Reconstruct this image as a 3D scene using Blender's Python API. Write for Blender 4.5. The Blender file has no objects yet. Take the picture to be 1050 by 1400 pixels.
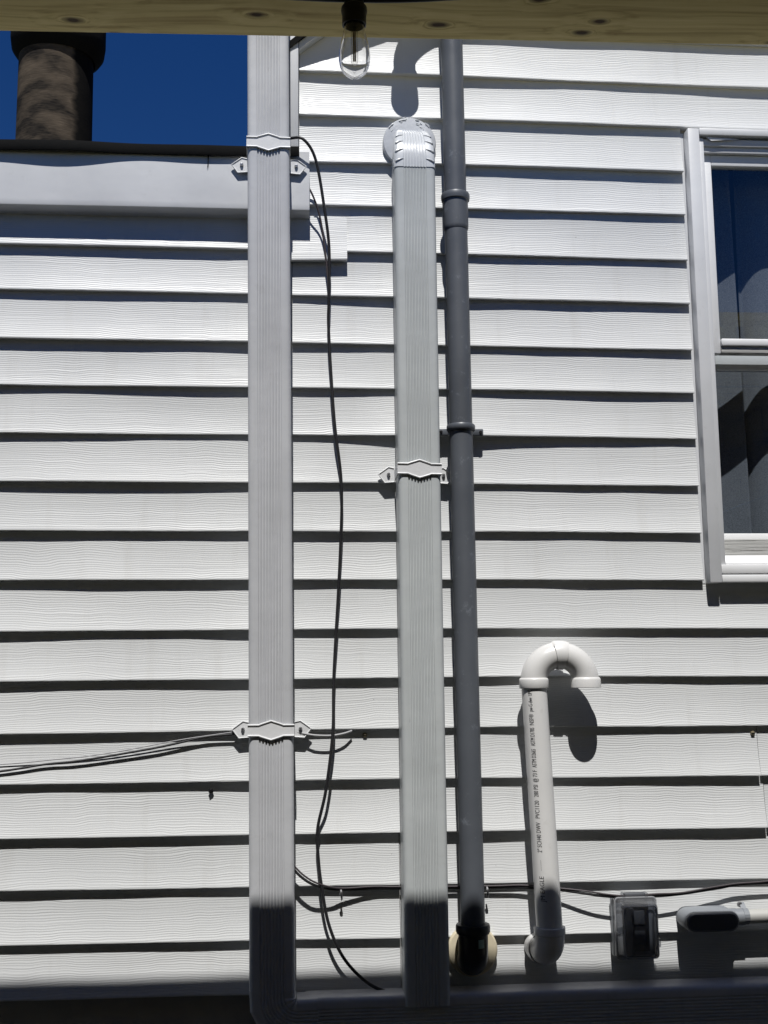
import bpy, bmesh, math, random
from mathutils import Vector, Matrix, noise

random.seed(7)
C = bpy.context.scene.collection
sc = bpy.context.scene

# ------------------------------------------------------------------ camera
# metres; the house wall is the plane y = 0 and faces -y, z = 0 is the patio
cam_d = bpy.data.cameras.new('camera')
cam = bpy.data.objects.new('camera', cam_d)
C.objects.link(cam)
sc.camera = cam
PITCH, YAW, ROLL = 0.14208, 0.07954, -0.01115
cp, sp, cy_, sy_ = math.cos(PITCH), math.sin(PITCH), math.cos(YAW), math.sin(YAW)
fwd = Vector((sy_ * cp, cy_ * cp, sp))
rgt = Vector((cy_, -sy_, 0))
up = rgt.cross(fwd)
r2 = math.cos(ROLL) * rgt + math.sin(ROLL) * up
u2 = -math.sin(ROLL) * rgt + math.cos(ROLL) * up
cam.matrix_world = Matrix(((r2.x, u2.x, -fwd.x, 0), (r2.y, u2.y, -fwd.y, -2.7127),
                           (r2.z, u2.z, -fwd.z, 1.6), (0, 0, 0, 1)))
cam_d.sensor_fit = 'VERTICAL'
cam_d.sensor_height = 24.0
cam_d.lens = 24.0 * 1600 / 1400
cam_d.clip_start = 0.05
cam_d.clip_end = 2000

# ------------------------------------------------------------------ light
SUN = Vector((-0.05, -1.0, 1.9)).normalized()       # towards the sun
world = bpy.data.worlds.new('World')
sc.world = world
world.use_nodes = True
wn = world.node_tree
bg = wn.nodes['Background']
sky = wn.nodes.new('ShaderNodeTexSky')
sky.sky_type = 'NISHITA'
sky.sun_disc = False
sky.sun_elevation = math.asin(SUN.z)
sky.sun_rotation = math.atan2(SUN.x, SUN.y)
sky.altitude = 0
sky.air_density = 1.0
sky.dust_density = 0.0
sky.ozone_density = 8.0
hs = wn.nodes.new('ShaderNodeHueSaturation')        # the camera's deep, saturated blue
hs.inputs['Hue'].default_value = 0.514
hs.inputs['Saturation'].default_value = 1.24
hs.inputs['Value'].default_value = 0.97
wn.links.new(sky.outputs[0], hs.inputs['Color'])
wn.links.new(hs.outputs[0], bg.inputs[0])
bg.inputs[1].default_value = 0.05
sl = bpy.data.lights.new('sun', 'SUN')
sl.energy = 5.0
sl.angle = math.radians(0.53)
sl.color = (1.0, 0.98, 0.95)
so = bpy.data.objects.new('sun', sl)
so.rotation_euler = SUN.to_track_quat('Z', 'Y').to_euler()
C.objects.link(so)
sc.view_settings.view_transform = 'Standard'
sc.view_settings.look = 'None'
sc.view_settings.exposure = 0.0
sc.view_settings.gamma = 1.0
sc.cycles.use_denoising = True
sc.cycles.max_bounces = 10
sc.cycles.transparent_max_bounces = 16
sc.cycles.sample_clamp_indirect = 6.0

# ------------------------------------------------------------------ materials
def new_mat(name, col, rough=0.5, metal=0.0, spec=0.5):
    m = bpy.data.materials.new(name)
    m.use_nodes = True
    b = m.node_tree.nodes['Principled BSDF']
    b.inputs['Base Color'].default_value = (*col, 1)
    b.inputs['Roughness'].default_value = rough
    b.inputs['Metallic'].default_value = metal
    b.inputs['Specular IOR Level'].default_value = spec
    return m, m.node_tree, b

def nd(nt, kind, **kw):
    n = nt.nodes.new(kind)
    for k, v in kw.items():
        setattr(n, k, v)
    return n

def coords(nt, scale=(1, 1, 1), kind='Object', rand=0.0):
    tc = nd(nt, 'ShaderNodeTexCoord')
    mp = nd(nt, 'ShaderNodeMapping')
    mp.inputs['Scale'].default_value = scale
    nt.links.new(tc.outputs[kind], mp.inputs['Vector'])
    if rand:
        oi = nd(nt, 'ShaderNodeObjectInfo')
        mu = nd(nt, 'ShaderNodeMath', operation='MULTIPLY')
        mu.inputs[1].default_value = rand
        cb = nd(nt, 'ShaderNodeCombineXYZ')
        nt.links.new(oi.outputs['Random'], mu.inputs[0])
        for i in range(3):
            nt.links.new(mu.outputs[0], cb.inputs[i])
        nt.links.new(cb.outputs[0], mp.inputs['Location'])
    return mp.outputs[0]

def noise_n(nt, vec, scale, detail=3, rough=0.5, dist=0.0):
    n = nd(nt, 'ShaderNodeTexNoise')
    n.inputs['Scale'].default_value = scale
    n.inputs['Detail'].default_value = detail
    n.inputs['Roughness'].default_value = rough
    n.inputs['Distortion'].default_value = dist
    nt.links.new(vec, n.inputs['Vector'])
    return n.outputs['Fac']

def ramp(nt, fac, stops):
    r = nd(nt, 'ShaderNodeValToRGB')
    el = r.color_ramp.elements
    while len(el) < len(stops):
        el.new(0.5)
    for e, (p, c) in zip(el, stops):
        e.position = p
        e.color = (*c, 1) if len(c) == 3 else c
    nt.links.new(fac, r.inputs[0])
    return r.outputs['Color']

def mixc(nt, fac, a, b, mode='MIX'):
    m = nd(nt, 'ShaderNodeMix', data_type='RGBA', blend_type=mode)
    for s, v in ((m.inputs[0], fac), (m.inputs[6], a), (m.inputs[7], b)):
        if hasattr(v, 'is_linked'):
            nt.links.new(v, s)
        elif isinstance(v, (int, float)):
            s.default_value = v
        else:
            s.default_value = (*v, 1)
    return m.outputs[2]

def bump(nt, b, height, dist, strength=1.0, prev=None):
    n = nd(nt, 'ShaderNodeBump')
    n.inputs['Distance'].default_value = dist
    n.inputs['Strength'].default_value = strength
    nt.links.new(height, n.inputs['Height'])
    if prev is not None:
        nt.links.new(prev, n.inputs['Normal'])
    nt.links.new(n.outputs[0], b.inputs['Normal'])
    return n.outputs[0]

def painted(name, col, rough=0.45, var=0.06, bscale=60, bdist=0.0004, spec=0.5, dirt=(0.5, 0.48, 0.44), dirt_amt=0.25, runs=0.0):
    """painted or moulded surface with faint mottling, specks of dirt and an uneven surface"""
    m, nt, b = new_mat(name, col, rough, 0, spec)
    v = coords(nt, rand=9)
    n1 = noise_n(nt, v, 7, 4)
    lo = tuple(c * (1 - var) for c in col)
    hi = tuple(min(1, c * (1 + var)) for c in col)
    base = ramp(nt, n1, [(0.3, lo), (0.7, hi)])
    n2 = noise_n(nt, v, 34, 6, 0.7)
    f = ramp(nt, n2, [(0.6, (0, 0, 0)), (0.78, (dirt_amt,) * 3)])
    base = mixc(nt, f, base, tuple(c * d for c, d in zip(col, dirt)))
    if runs:                                  # water stains run down the metal, scratches catch in it
        rn = noise_n(nt, coords(nt, (26, 26, 0.9), rand=4), 3.0, 5, 0.6)
        base = mixc(nt, ramp(nt, rn, [(0.5, (0, 0, 0)), (0.72, (runs,) * 3)]), base, tuple(c * 0.62 for c in col))
        sc2 = noise_n(nt, coords(nt, (60, 60, 14), rand=6), 2.2, 3, 0.6)
        base = mixc(nt, ramp(nt, sc2, [(0.70, (0, 0, 0)), (0.74, (runs * 1.6,) * 3)]), base, tuple(c * 0.5 for c in col))
    nt.links.new(base, b.inputs['Base Color'])
    rr = ramp(nt, n1, [(0.3, (rough - .06,) * 3), (0.7, (rough + .08,) * 3)])
    nt.links.new(rr, b.inputs['Roughness'])
    bump(nt, b, noise_n(nt, v, bscale, 3), bdist, 0.6)
    return m

M = {}

def siding_mat():
    m, nt, b = new_mat('vinyl_siding', (0.78, 0.78, 0.77), 0.42, 0, 0.4)
    v = coords(nt, (1, 1, 1), rand=13)
    # slow warp makes the embossed grain wander and pinch
    w1 = noise_n(nt, v, 5.5, 2)
    w2 = noise_n(nt, v, 22, 2)
    sep = nd(nt, 'ShaderNodeSeparateXYZ'); nt.links.new(v, sep.inputs[0])
    def ma(op, a, b2, c=None):
        n = nd(nt, 'ShaderNodeMath', operation=op)
        for i, q in enumerate((a, b2, c)):
            if q is None: continue
            if hasattr(q, 'is_linked'): nt.links.new(q, n.inputs[i])
            else: n.inputs[i].default_value = q
        return n.outputs[0]
    z = ma('MULTIPLY_ADD', w1, 0.030, sep.outputs['Z'])
    z = ma('MULTIPLY_ADD', w2, 0.0035, z)
    def stretched(fx, fz, det):
        cb = nd(nt, 'ShaderNodeCombineXYZ')
        nt.links.new(ma('MULTIPLY', sep.outputs['X'], fx), cb.inputs[0])
        nt.links.new(ma('MULTIPLY', z, fz), cb.inputs[2])
        g = nd(nt, 'ShaderNodeTexNoise')
        g.inputs['Scale'].default_value = 1.0
        g.inputs['Detail'].default_value = det
        g.inputs['Roughness'].default_value = 0.5
        nt.links.new(cb.outputs[0], g.inputs['Vector'])
        return g.outputs['Fac']
    g1 = stretched(2.4, 330.0, 1.0)
    g2 = stretched(7.0, 620.0, 1.0)
    ph = ma('MULTIPLY_ADD', g1, 4.0, ma('MULTIPLY', z, 6.2832 * 190))
    wv = ma('SINE', ph, 0.0)
    gr = ma('ADD', ma('MULTIPLY', wv, 0.22), ma('MULTIPLY_ADD', g1, 1.0, ma('MULTIPLY', g2, 0.35)))
    big = noise_n(nt, v, 2.0, 4)
    col = ramp(nt, big, [(0.3, (0.590, 0.602, 0.604)), (0.7, (0.650, 0.660, 0.660))])
    dn = noise_n(nt, coords(nt, (1, 1, 2.4), rand=31), 17, 8, 0.72)
    oi = nd(nt, 'ShaderNodeObjectInfo')
    col = mixc(nt, 0.09, col, ramp(nt, oi.outputs['Random'], [(0.0, (0.42, 0.42, 0.41)), (1.0, (0.80, 0.80, 0.80))]))
    # faint runs of dirt down the wall
    rn = noise_n(nt, coords(nt, (9, 1, 0.7), rand=3), 3.0, 5, 0.6)
    col = mixc(nt, ramp(nt, rn, [(0.55, (0, 0, 0)), (0.75, (0.16,) * 3)]), col, (0.40, 0.38, 0.34))
    df = ramp(nt, dn, [(0.66, (0, 0, 0)), (0.8, (0.35,) * 3)])
    col = mixc(nt, df, col, (0.36, 0.33, 0.29))
    sp_ = noise_n(nt, coords(nt, rand=57), 130, 2, 0.5)
    sf = ramp(nt, sp_, [(0.80, (0, 0, 0)), (0.83, (0.7,) * 3)])
    col = mixc(nt, sf, col, (0.12, 0.11, 0.10))
    nt.links.new(col, b.inputs['Base Color'])
    am = noise_n(nt, coords(nt, (1, 1, 3), rand=23), 6, 2)
    gr = ma('MULTIPLY', gr, ma('MULTIPLY_ADD', am, 1.3, 0.25))
    p = bump(nt, b, gr, 0.0012, 0.45)
    bump(nt, b, w1, 0.003, 0.3, p)
    return m

M['siding'] = siding_mat()
M['spout'] = painted('spout_enamel', (0.528, 0.536, 0.552), 0.40, 0.05, 22, 0.0016, runs=0.16)
M['spout_b'] = painted('spout_enamel_warm', (0.478, 0.502, 0.502), 0.40, 0.05, 22, 0.0016, runs=0.16)
M['elbow'] = painted('elbow_enamel', (0.56, 0.58, 0.60), 0.22, 0.04, 30, 0.001, 0.8)
M['strap'] = painted('strap_enamel', (0.68, 0.685, 0.69), 0.40, 0.06, 60, 0.0008)
M['fascia'] = painted('fascia_metal', (0.59, 0.60, 0.615), 0.42, 0.05, 8, 0.003)
M['trim'] = painted('window_trim', (0.62, 0.63, 0.645), 0.4, 0.05, 30, 0.0006)
M['trim_white'] = painted('white_vinyl', (0.76, 0.765, 0.77), 0.4, 0.03, 30, 0.0004)
M['pvc'] = painted('white_pvc', (0.66, 0.655, 0.64), 0.33, 0.04, 20, 0.0005, 0.5, (0.55, 0.52, 0.47), 0.3)
M['grey_pvc'] = painted('grey_pvc', (0.094, 0.103, 0.118), 0.42, 0.12, 25, 0.0006, 0.5, (3.2, 3.2, 3.2), 0.55)
M['black_pvc'] = painted('black_pvc', (0.018, 0.018, 0.020), 0.35, 0.1, 25, 0.0005, 0.5, (2.2, 2.2, 2.2), 0.25)
M['grey_box'] = painted('grey_fitting', (0.215, 0.23, 0.25), 0.45, 0.06, 40, 0.0006)
M['grey_lid'] = painted('dark_fitting_lid', (0.085, 0.09, 0.10), 0.45, 0.06, 40, 0.0006)  # conduit lid darker than its body: shade on its front put into the colour
M['conduit'] = painted('conduit', (0.40, 0.40, 0.375), 0.5, 0.06, 40, 0.0005)
M['flange'] = painted('cream_flange', (0.62, 0.55, 0.40), 0.5, 0.05, 40, 0.0005)
M['flashing'] = painted('wall_plate', (0.50, 0.52, 0.55), 0.28, 0.12, 50, 0.0018, 0.8)
M['caulk'] = painted('clear_caulk', (0.72, 0.74, 0.76), 0.12, 0.05, 90, 0.0015, 0.9)
M['cable'] = painted('black_cable', (0.016, 0.016, 0.018), 0.45, 0.15, 60, 0.0004, 0.4, (3, 3, 3), 0.3)
M['cable_grey'] = painted('grey_cable', (0.32, 0.32, 0.33), 0.5, 0.1, 60, 0.0004)
M['cable_brown'] = painted('dark_cable', (0.045, 0.036, 0.04), 0.5, 0.1, 60, 0.0004)
M['black'] = painted('black_plastic', (0.016, 0.016, 0.018), 0.38, 0.1, 60, 0.0003)
M['dark_metal'] = painted('dark_drip_edge', (0.012, 0.012, 0.012), 0.8, 0.2, 40, 0.001, 0.05, (2, 2, 2), 0.3)
M['concrete'] = painted('concrete', (0.26, 0.25, 0.235), 0.85, 0.15, 30, 0.004, 0.3)
M['foundation'] = painted('foundation', (0.36, 0.345, 0.325), 0.9, 0.15, 30, 0.004, 0.2)
M['patio'] = painted('patio_boards', (0.25, 0.225, 0.195), 0.85, 0.15, 12, 0.004, 0.3)
M['roofing'] = painted('roofing', (0.06, 0.058, 0.055), 0.9, 0.2, 60, 0.003, 0.2)
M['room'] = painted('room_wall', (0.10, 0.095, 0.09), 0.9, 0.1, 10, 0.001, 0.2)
M['blocker'] = painted('blocker_boards', (0.05, 0.038, 0.03), 0.8, 0.2, 30, 0.002, 0.2)  # dark boards of the added walls that keep stray light out
M['ink'] = new_mat('print_ink', (0.035, 0.035, 0.04), 0.5)[0]
M['sticker'] = new_mat('sticker', (0.30, 0.42, 0.36), 0.4)[0]
M['brass'] = new_mat('brass', (0.30, 0.26, 0.17), 0.5, 0.6)[0]
M['steel'] = new_mat('steel', (0.40, 0.40, 0.41), 0.3, 0.9)[0]
M['filament'] = new_mat('filament', (0.45, 0.30, 0.12), 0.5)[0]

def grass_mat():
    m, nt, b = new_mat('yard', (0.07, 0.09, 0.04), 0.95, 0, 0.1)
    v = coords(nt)
    nt.links.new(ramp(nt, noise_n(nt, v, 3, 6), [(0.3, (0.045, 0.06, 0.025)), (0.7, (0.10, 0.11, 0.05))]), b.inputs['Base Color'])
    return m
M['yard'] = grass_mat()

def old_wood_sill():
    m, nt, b = new_mat('weathered_sill', (0.5, 0.5, 0.48), 0.8, 0, 0.2)
    v = coords(nt, (2.2, 10, 60))
    n = noise_n(nt, v, 4, 6, 0.7)
    nt.links.new(ramp(nt, n, [(0.34, (0.10, 0.095, 0.085)), (0.44, (0.40, 0.40, 0.385)), (0.7, (0.56, 0.56, 0.54))]), b.inputs['Base Color'])
    bump(nt, b, n, 0.002, 0.7)
    return m
M['old_sill'] = old_wood_sill()

def lumber(name, a, c, dark):
    m, nt, b = new_mat(name, a, 0.75, 0, 0.2)
    v = coords(nt, (1, 1, 1), rand=5)
    # grain runs along x; knots bend it
    kn = nd(nt, 'ShaderNodeTexVoronoi'); kn.feature = 'F1'; kn.voronoi_dimensions = '2D'
    kv = coords(nt, (5.0, 9, 9), rand=5)
    kw = nd(nt, 'ShaderNodeTexNoise'); kw.inputs['Scale'].default_value = 14; kw.inputs['Detail'].default_value = 3
    nt.links.new(v, kw.inputs['Vector'])
    kadd = nd(nt, 'ShaderNodeVectorMath', operation='MULTIPLY_ADD')
    nt.links.new(kw.outputs['Color'], kadd.inputs[0]); kadd.inputs[1].default_value = (0.16, 0.16, 0); nt.links.new(kv, kadd.inputs[2])
    nt.links.new(kadd.outputs[0], kn.inputs['Vector'])
    kn.inputs['Scale'].default_value = 1.0
    kmask = ramp(nt, kn.outputs['Distance'], [(0.07, (1, 1, 1)), (0.14, (0.35,) * 3), (0.34, (0, 0, 0))])
    sep = nd(nt, 'ShaderNodeSeparateXYZ'); nt.links.new(v, sep.inputs[0])
    cb = nd(nt, 'ShaderNodeCombineXYZ')
    def ma(op, a1, b1):
        n = nd(nt, 'ShaderNodeMath', operation=op)
        for i, q in enumerate((a1, b1)):
            if hasattr(q, 'is_linked'): nt.links.new(q, n.inputs[i])
            else: n.inputs[i].default_value = q
        return n.outputs[0]
    warp = noise_n(nt, v, 2.2, 2)
    nt.links.new(ma('MULTIPLY', sep.outputs['X'], 3.0), cb.inputs[0])
    yy = ma('ADD', ma('MULTIPLY', sep.outputs['Y'], 75), ma('MULTIPLY', warp, 5))
    zz = ma('ADD', ma('MULTIPLY', sep.outputs['Z'], 75), ma('MULTIPLY', kmask, 3))
    nt.links.new(yy, cb.inputs[1]); nt.links.new(zz, cb.inputs[2])
    g = nd(nt, 'ShaderNodeTexNoise'); g.inputs['Scale'].default_value = 1; g.inputs['Detail'].default_value = 4
    nt.links.new(cb.outputs[0], g.inputs['Vector'])
    col = ramp(nt, g.outputs['Fac'], [(0.28, dark), (0.48, a), (0.72, c)])
    st = noise_n(nt, coords(nt, (2.5, 5, 5), rand=8), 1.6, 5, 0.65)
    col = mixc(nt, ramp(nt, st, [(0.55, (0, 0, 0)), (0.75, (0.5,) * 3)]), col, dark)
    col = mixc(nt, ramp(nt, kn.outputs['Distance'], [(0.035, (0.95,) * 3), (0.060, (0.55,) * 3), (0.10, (0, 0, 0))]), col, (0.035, 0.016, 0.009))
    nt.links.new(col, b.inputs['Base Color'])
    bump(nt, b, g.outputs['Fac'], 0.0015, 0.5)
    return m
M['lumber'] = lumber('treated_lumber', (0.64, 0.53, 0.235), (0.74, 0.62, 0.30), (0.38, 0.28, 0.11))

def flue_mat():
    m, nt, b = new_mat('sooty_flue', (0.1, 0.08, 0.06), 0.9, 0, 0.08)
    v = coords(nt, (0.9, 0.9, 2.0))
    n = noise_n(nt, v, 8, 4, 0.5, 0.15)
    col = ramp(nt, n, [(0.40, (0.008, 0.0075, 0.008)), (0.48, (0.050, 0.040, 0.031)), (0.66, (0.125, 0.098, 0.072))])
    fine = noise_n(nt, coords(nt, (1, 1, 9)), 30, 4)
    col = mixc(nt, 0.35, col, ramp(nt, fine, [(0.35, (0.02, 0.018, 0.016)), (0.7, (0.11, 0.09, 0.07))]))
    # unlit right side of the pipe, its shade put into the colour
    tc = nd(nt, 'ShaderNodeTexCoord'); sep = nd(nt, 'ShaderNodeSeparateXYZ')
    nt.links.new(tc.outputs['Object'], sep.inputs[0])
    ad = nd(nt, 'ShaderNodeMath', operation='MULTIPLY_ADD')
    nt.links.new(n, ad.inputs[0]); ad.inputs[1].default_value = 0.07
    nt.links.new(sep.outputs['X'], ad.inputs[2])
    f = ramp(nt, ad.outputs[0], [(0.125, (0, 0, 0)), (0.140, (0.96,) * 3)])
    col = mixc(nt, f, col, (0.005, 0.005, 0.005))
    nt.links.new(col, b.inputs['Base Color'])
    bump(nt, b, fine, 0.003, 0.35)
    return m
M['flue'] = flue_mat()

def thin_glass(name, tint, ior=1.5, rough=0.0, edge=None, extra=0.0, milk=0.0):
    m = bpy.data.materials.new(name); m.use_nodes = True
    nt = m.node_tree; nt.nodes.remove(nt.nodes['Principled BSDF'])
    out = nt.nodes['Material Output']
    tr = nd(nt, 'ShaderNodeBsdfTransparent'); gl = nd(nt, 'ShaderNodeBsdfGlossy')
    tr.inputs[0].default_value = (*tint, 1)
    gl.inputs['Roughness'].default_value = rough
    if edge:
        lw = nd(nt, 'ShaderNodeLayerWeight'); lw.inputs[0].default_value = 0.25
        nt.links.new(mixc(nt, lw.outputs['Facing'], tint, edge), tr.inputs[0])
    # Schlick's curve, the same seen from either side of the thin sheet
    lf = nd(nt, 'ShaderNodeLayerWeight'); lf.inputs[0].default_value = 0.5
    pw = nd(nt, 'ShaderNodeMath', operation='POWER'); pw.inputs[1].default_value = 5.0
    nt.links.new(lf.outputs['Facing'], pw.inputs[0])
    r0 = ((ior - 1) / (ior + 1)) ** 2 + extra
    ml = nd(nt, 'ShaderNodeMath', operation='MULTIPLY_ADD'); ml.inputs[1].default_value = 0.9 - r0; ml.inputs[2].default_value = r0
    nt.links.new(pw.outputs[0], ml.inputs[0])
    mx = nd(nt, 'ShaderNodeMixShader')
    src = ml.outputs[0]
    nt.links.new(src, mx.inputs[0]); nt.links.new(tr.outputs[0], mx.inputs[1]); nt.links.new(gl.outputs[0], mx.inputs[2])
    last = mx.outputs[0]
    if milk:                                  # scuffed, slightly milky plastic
        df = nd(nt, 'ShaderNodeBsdfDiffuse'); df.inputs[0].default_value = (0.55, 0.56, 0.58, 1)
        m2 = nd(nt, 'ShaderNodeMixShader'); m2.inputs[0].default_value = milk
        nt.links.new(last, m2.inputs[1]); nt.links.new(df.outputs[0], m2.inputs[2]); last = m2.outputs[0]
    nt.links.new(last, out.inputs[0])
    return m
M['pane'] = thin_glass('window_glass', (0.90, 0.93, 0.95), 1.5, 0.0, None, 0.03)
M['bulb'] = thin_glass('bulb_glass', (0.97, 0.97, 0.96), 1.5, 0.0, (0.62, 0.62, 0.60), 0.01)
M['glass'] = new_mat('bulb_glass_shell', (1, 1, 1), 0.0)[0]
M['glass'].node_tree.nodes['Principled BSDF'].inputs['Transmission Weight'].default_value = 1.0
M['cover'] = thin_glass('smoky_plastic', (0.84, 0.85, 0.87), 1.5, 0.03, (0.45, 0.45, 0.46), 0.04, 0.07)
M['rim'] = thin_glass('frosted_rim', (0.80, 0.81, 0.83), 1.5, 0.05, (0.5, 0.5, 0.5), 0.08, 0.38)

def curtain_mat():
    m, nt, b = new_mat('grey_curtain', (0.15, 0.155, 0.17), 0.9, 0, 0.1)
    v = coords(nt, (1, 1, 1))
    n = noise_n(nt, v, 420, 2)
    nt.links.new(ramp(nt, n, [(0.3, (0.12, 0.125, 0.14)), (0.7, (0.22, 0.225, 0.245))]), b.inputs['Base Color'])
    bump(nt, b, n, 0.0008, 0.4)
    return m
M['curtain'] = curtain_mat()

# ------------------------------------------------------------------ mesh helpers
class MB:
    def __init__(s):
        s.v, s.f = [], []
    def box(s, x0, x1, y0, y1, z0, z1):
        n = len(s.v)
        s.v += [(x0, y0, z0), (x1, y0, z0), (x1, y1, z0), (x0, y1, z0), (x0, y0, z1), (x1, y0, z1), (x1, y1, z1), (x0, y1, z1)]
        s.f += [tuple(n + i for i in q) for q in ((0, 3, 2, 1), (4, 5, 6, 7), (0, 1, 5, 4), (1, 2, 6, 5), (2, 3, 7, 6), (3, 0, 4, 7))]
        return s
    def prism_y(s, poly, y0, y1):
        """polygon in x,z (counter-clockwise seen from the front) given thickness from y0 (front) to y1"""
        n = len(s.v); k = len(poly)
        s.v += [(x, y0, z) for x, z in poly] + [(x, y1, z) for x, z in poly]
        s.f.append(tuple(range(n, n + k)))
        s.f.append(tuple(n + k + i for i in reversed(range(k))))
        for i in range(k):
            j = (i + 1) % k
            s.f.append((n + i, n + k + i, n + k + j, n + j))
        return s
    def loft(s, rings, closed=True, cap=True):
        n = len(s.v); k = len(rings[0])
        for r in rings:
            s.v += [tuple(p) for p in r]
        for a in range(len(rings) - 1):
            for i in range(k if closed else k - 1):
                j = (i + 1) % k
                s.f.append((n + a * k + i, n + a * k + j, n + (a + 1) * k + j, n + (a + 1) * k + i))
        if cap and closed:
            s.f.append(tuple(n + i for i in reversed(range(k))))
            s.f.append(tuple(n + (len(rings) - 1) * k + i for i in range(k)))
        return s
    def tube(s, pts, r, seg=12, cap=True):
        pts = [Vector(p) for p in pts]
        rr = r if isinstance(r, (list, tuple)) else [r] * len(pts)
        t0 = (pts[1] - pts[0]).normalized()
        ref = Vector((1, 0, 0)) if abs(t0.x) < 0.8 else Vector((0, 0, 1))
        a = (ref - t0 * ref.dot(t0)).normalized()
        rings = []
        for i, p in enumerate(pts):
            t = (pts[min(i + 1, len(pts) - 1)] - pts[max(i - 1, 0)]).normalized()
            a = (a - t * a.dot(t)).normalized()
            b = t.cross(a)
            rings.append([p + rr[i] * (math.cos(q) * a + math.sin(q) * b) for q in (2 * math.pi * j / seg for j in range(seg))])
        return s.loft(rings, True, cap)
    def lathe(s, prof, c=(0, 0, 0), seg=40, cap=False):
        """profile (r, z) turned about the vertical through c"""
        rings = [[(c[0] + r * math.cos(q), c[1] + r * math.sin(q), c[2] + z) for q in (2 * math.pi * j / seg for j in range(seg))] for r, z in prof]
        return s.loft(rings, True, cap)
    def disc_y(s, prof, c, seg=40):
        """profile (r, forward distance from the wall) turned about the wall normal through c"""
        rings = [[(c[0] + r * math.cos(q), c[1] - h, c[2] + r * math.sin(q)) for q in (2 * math.pi * j / seg for j in range(seg))] for r, h in prof]
        return s.loft(rings, True, True)
    def build(s, name, mat, parent=None, smooth=None, bevel=0.0, origin=None, bseg=2):
        o_ = Vector(origin) if origin else Vector((0, 0, 0))
        me = bpy.data.meshes.new(name)
        me.from_pydata([tuple(Vector(p) - o_) for p in s.v], [], s.f)
        bm = bmesh.new(); bm.from_mesh(me)
        bmesh.ops.recalc_face_normals(bm, faces=bm.faces)
        if bevel:
            es = [e for e in bm.edges if len(e.link_faces) == 2 and e.calc_face_angle(0) > 0.5]
            bmesh.ops.bevel(bm, geom=es, offset=bevel, segments=bseg, affect='EDGES', profile=0.5, clamp_overlap=True)
        if smooth is not None:
            for f in bm.faces: f.smooth = True
            for e in bm.edges:
                if len(e.link_faces) == 2 and e.calc_face_angle(0) > smooth: e.smooth = False
        bm.to_mesh(me); bm.free()
        me.materials.append(mat)
        o = bpy.data.objects.new(name, me)
        C.objects.link(o)
        if parent is not None:
            o.parent = parent
            pl = Vector((0, 0, 0)); q = parent
            while q is not None:
                pl += q.location; q = q.parent
            o.location = o_ - pl
        else:
            o.location = o_
        return o

def tag(o, label=None, cat=None, group=None, kind=None):
    for k, v in (('label', label), ('category', cat), ('group', group), ('kind', kind)):
        if v: o[k] = v
    return o

def empty(name, loc, label, cat, group=None):
    o = bpy.data.objects.new(name, None)
    o.location = loc
    o.empty_display_size = 0.05
    C.objects.link(o)
    return tag(o, label, cat, group)

SM = math.radians(35)

def spline(pts, n=8):
    """Catmull-Rom through the points"""
    P = [Vector(p) for p in pts]
    P = [P[0] * 2 - P[1]] + P + [P[-1] * 2 - P[-2]]
    out = []
    for i in range(1, len(P) - 2):
        for k in range(n):
            t = k / n
            a, b, c, d = P[i - 1], P[i], P[i + 1], P[i + 2]
            out.append(0.5 * ((2 * b) + (c - a) * t + (2 * a - 5 * b + 4 * c - d) * t * t + (3 * b - a - 3 * c + d) * t ** 3))
    out.append(P[-2])
    return out

def ns(x, y=0.0, z=0.0):
    return noise.noise(Vector((x, y, z)))

# ------------------------------------------------------------------ ground
g = MB().box(-400, 400, -400, 400, -0.3, -0.012).build('ground', M['yard'])
tag(g, kind='structure')
g = MB().box(-4, 5, -7, 0.02, -0.1, 0.0).build('patio', M['patio'])
tag(g, kind='structure')

# ------------------------------------------------------------------ house
house = empty('house', (0.4, 0.05, 0), 'white vinyl sided house wall with low wing at left and window at right', 'house')

# the bottom edge of each siding course: height at x = 0.5, drift to the left end, drift to the right
Z = [3.0876, 2.9735, 2.8559, 2.743, 2.6249, 2.5126, 2.3944, 2.287, 2.1731, 2.0572, 1.9425, 1.8292, 1.7148, 1.6029, 1.4872, 1.3733, 1.2552, 1.1396, 1.0251, 0.9105]
DL = [.006, .004, -.004, 0, .0057, .0068, .0066, .0026, .0011, .0035, .0032, .0033, .0017, .001, .001, .0036, .006, .0098, .0098, .0090]
LAP = 0.0125
WX0, WX1, WZ0, WZ1 = 0.987, 1.90, 1.818, 2.958     # the window hole in the siding

def course_z(k, x):
    if k < 0:
        return Z[0] + 0.1143 * (-k) - 0.006 * (x - 0.5) / 1.13
    d = DL[k] * (0.5 - x) / 1.13 if x < 0.5 else -0.005 * (x - 0.5) / 0.55
    return Z[k] + d + 0.0016 * ns(x * 2.3, k * 5.1, 2.0)

def lap_y(k, x):
    y = -0.0004 + 0.0034 * ns(x * 1.9, k * 3.7, 9.0) + 0.0014 * ns(x * 6.5, k * 2.2, 4.0)
    if k == 8:        # this course bulges where the pipe clamp has been screwed on
        y -= 0.0075 * math.exp(-((x - 0.36) / 0.17) ** 2)
    return y

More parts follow.
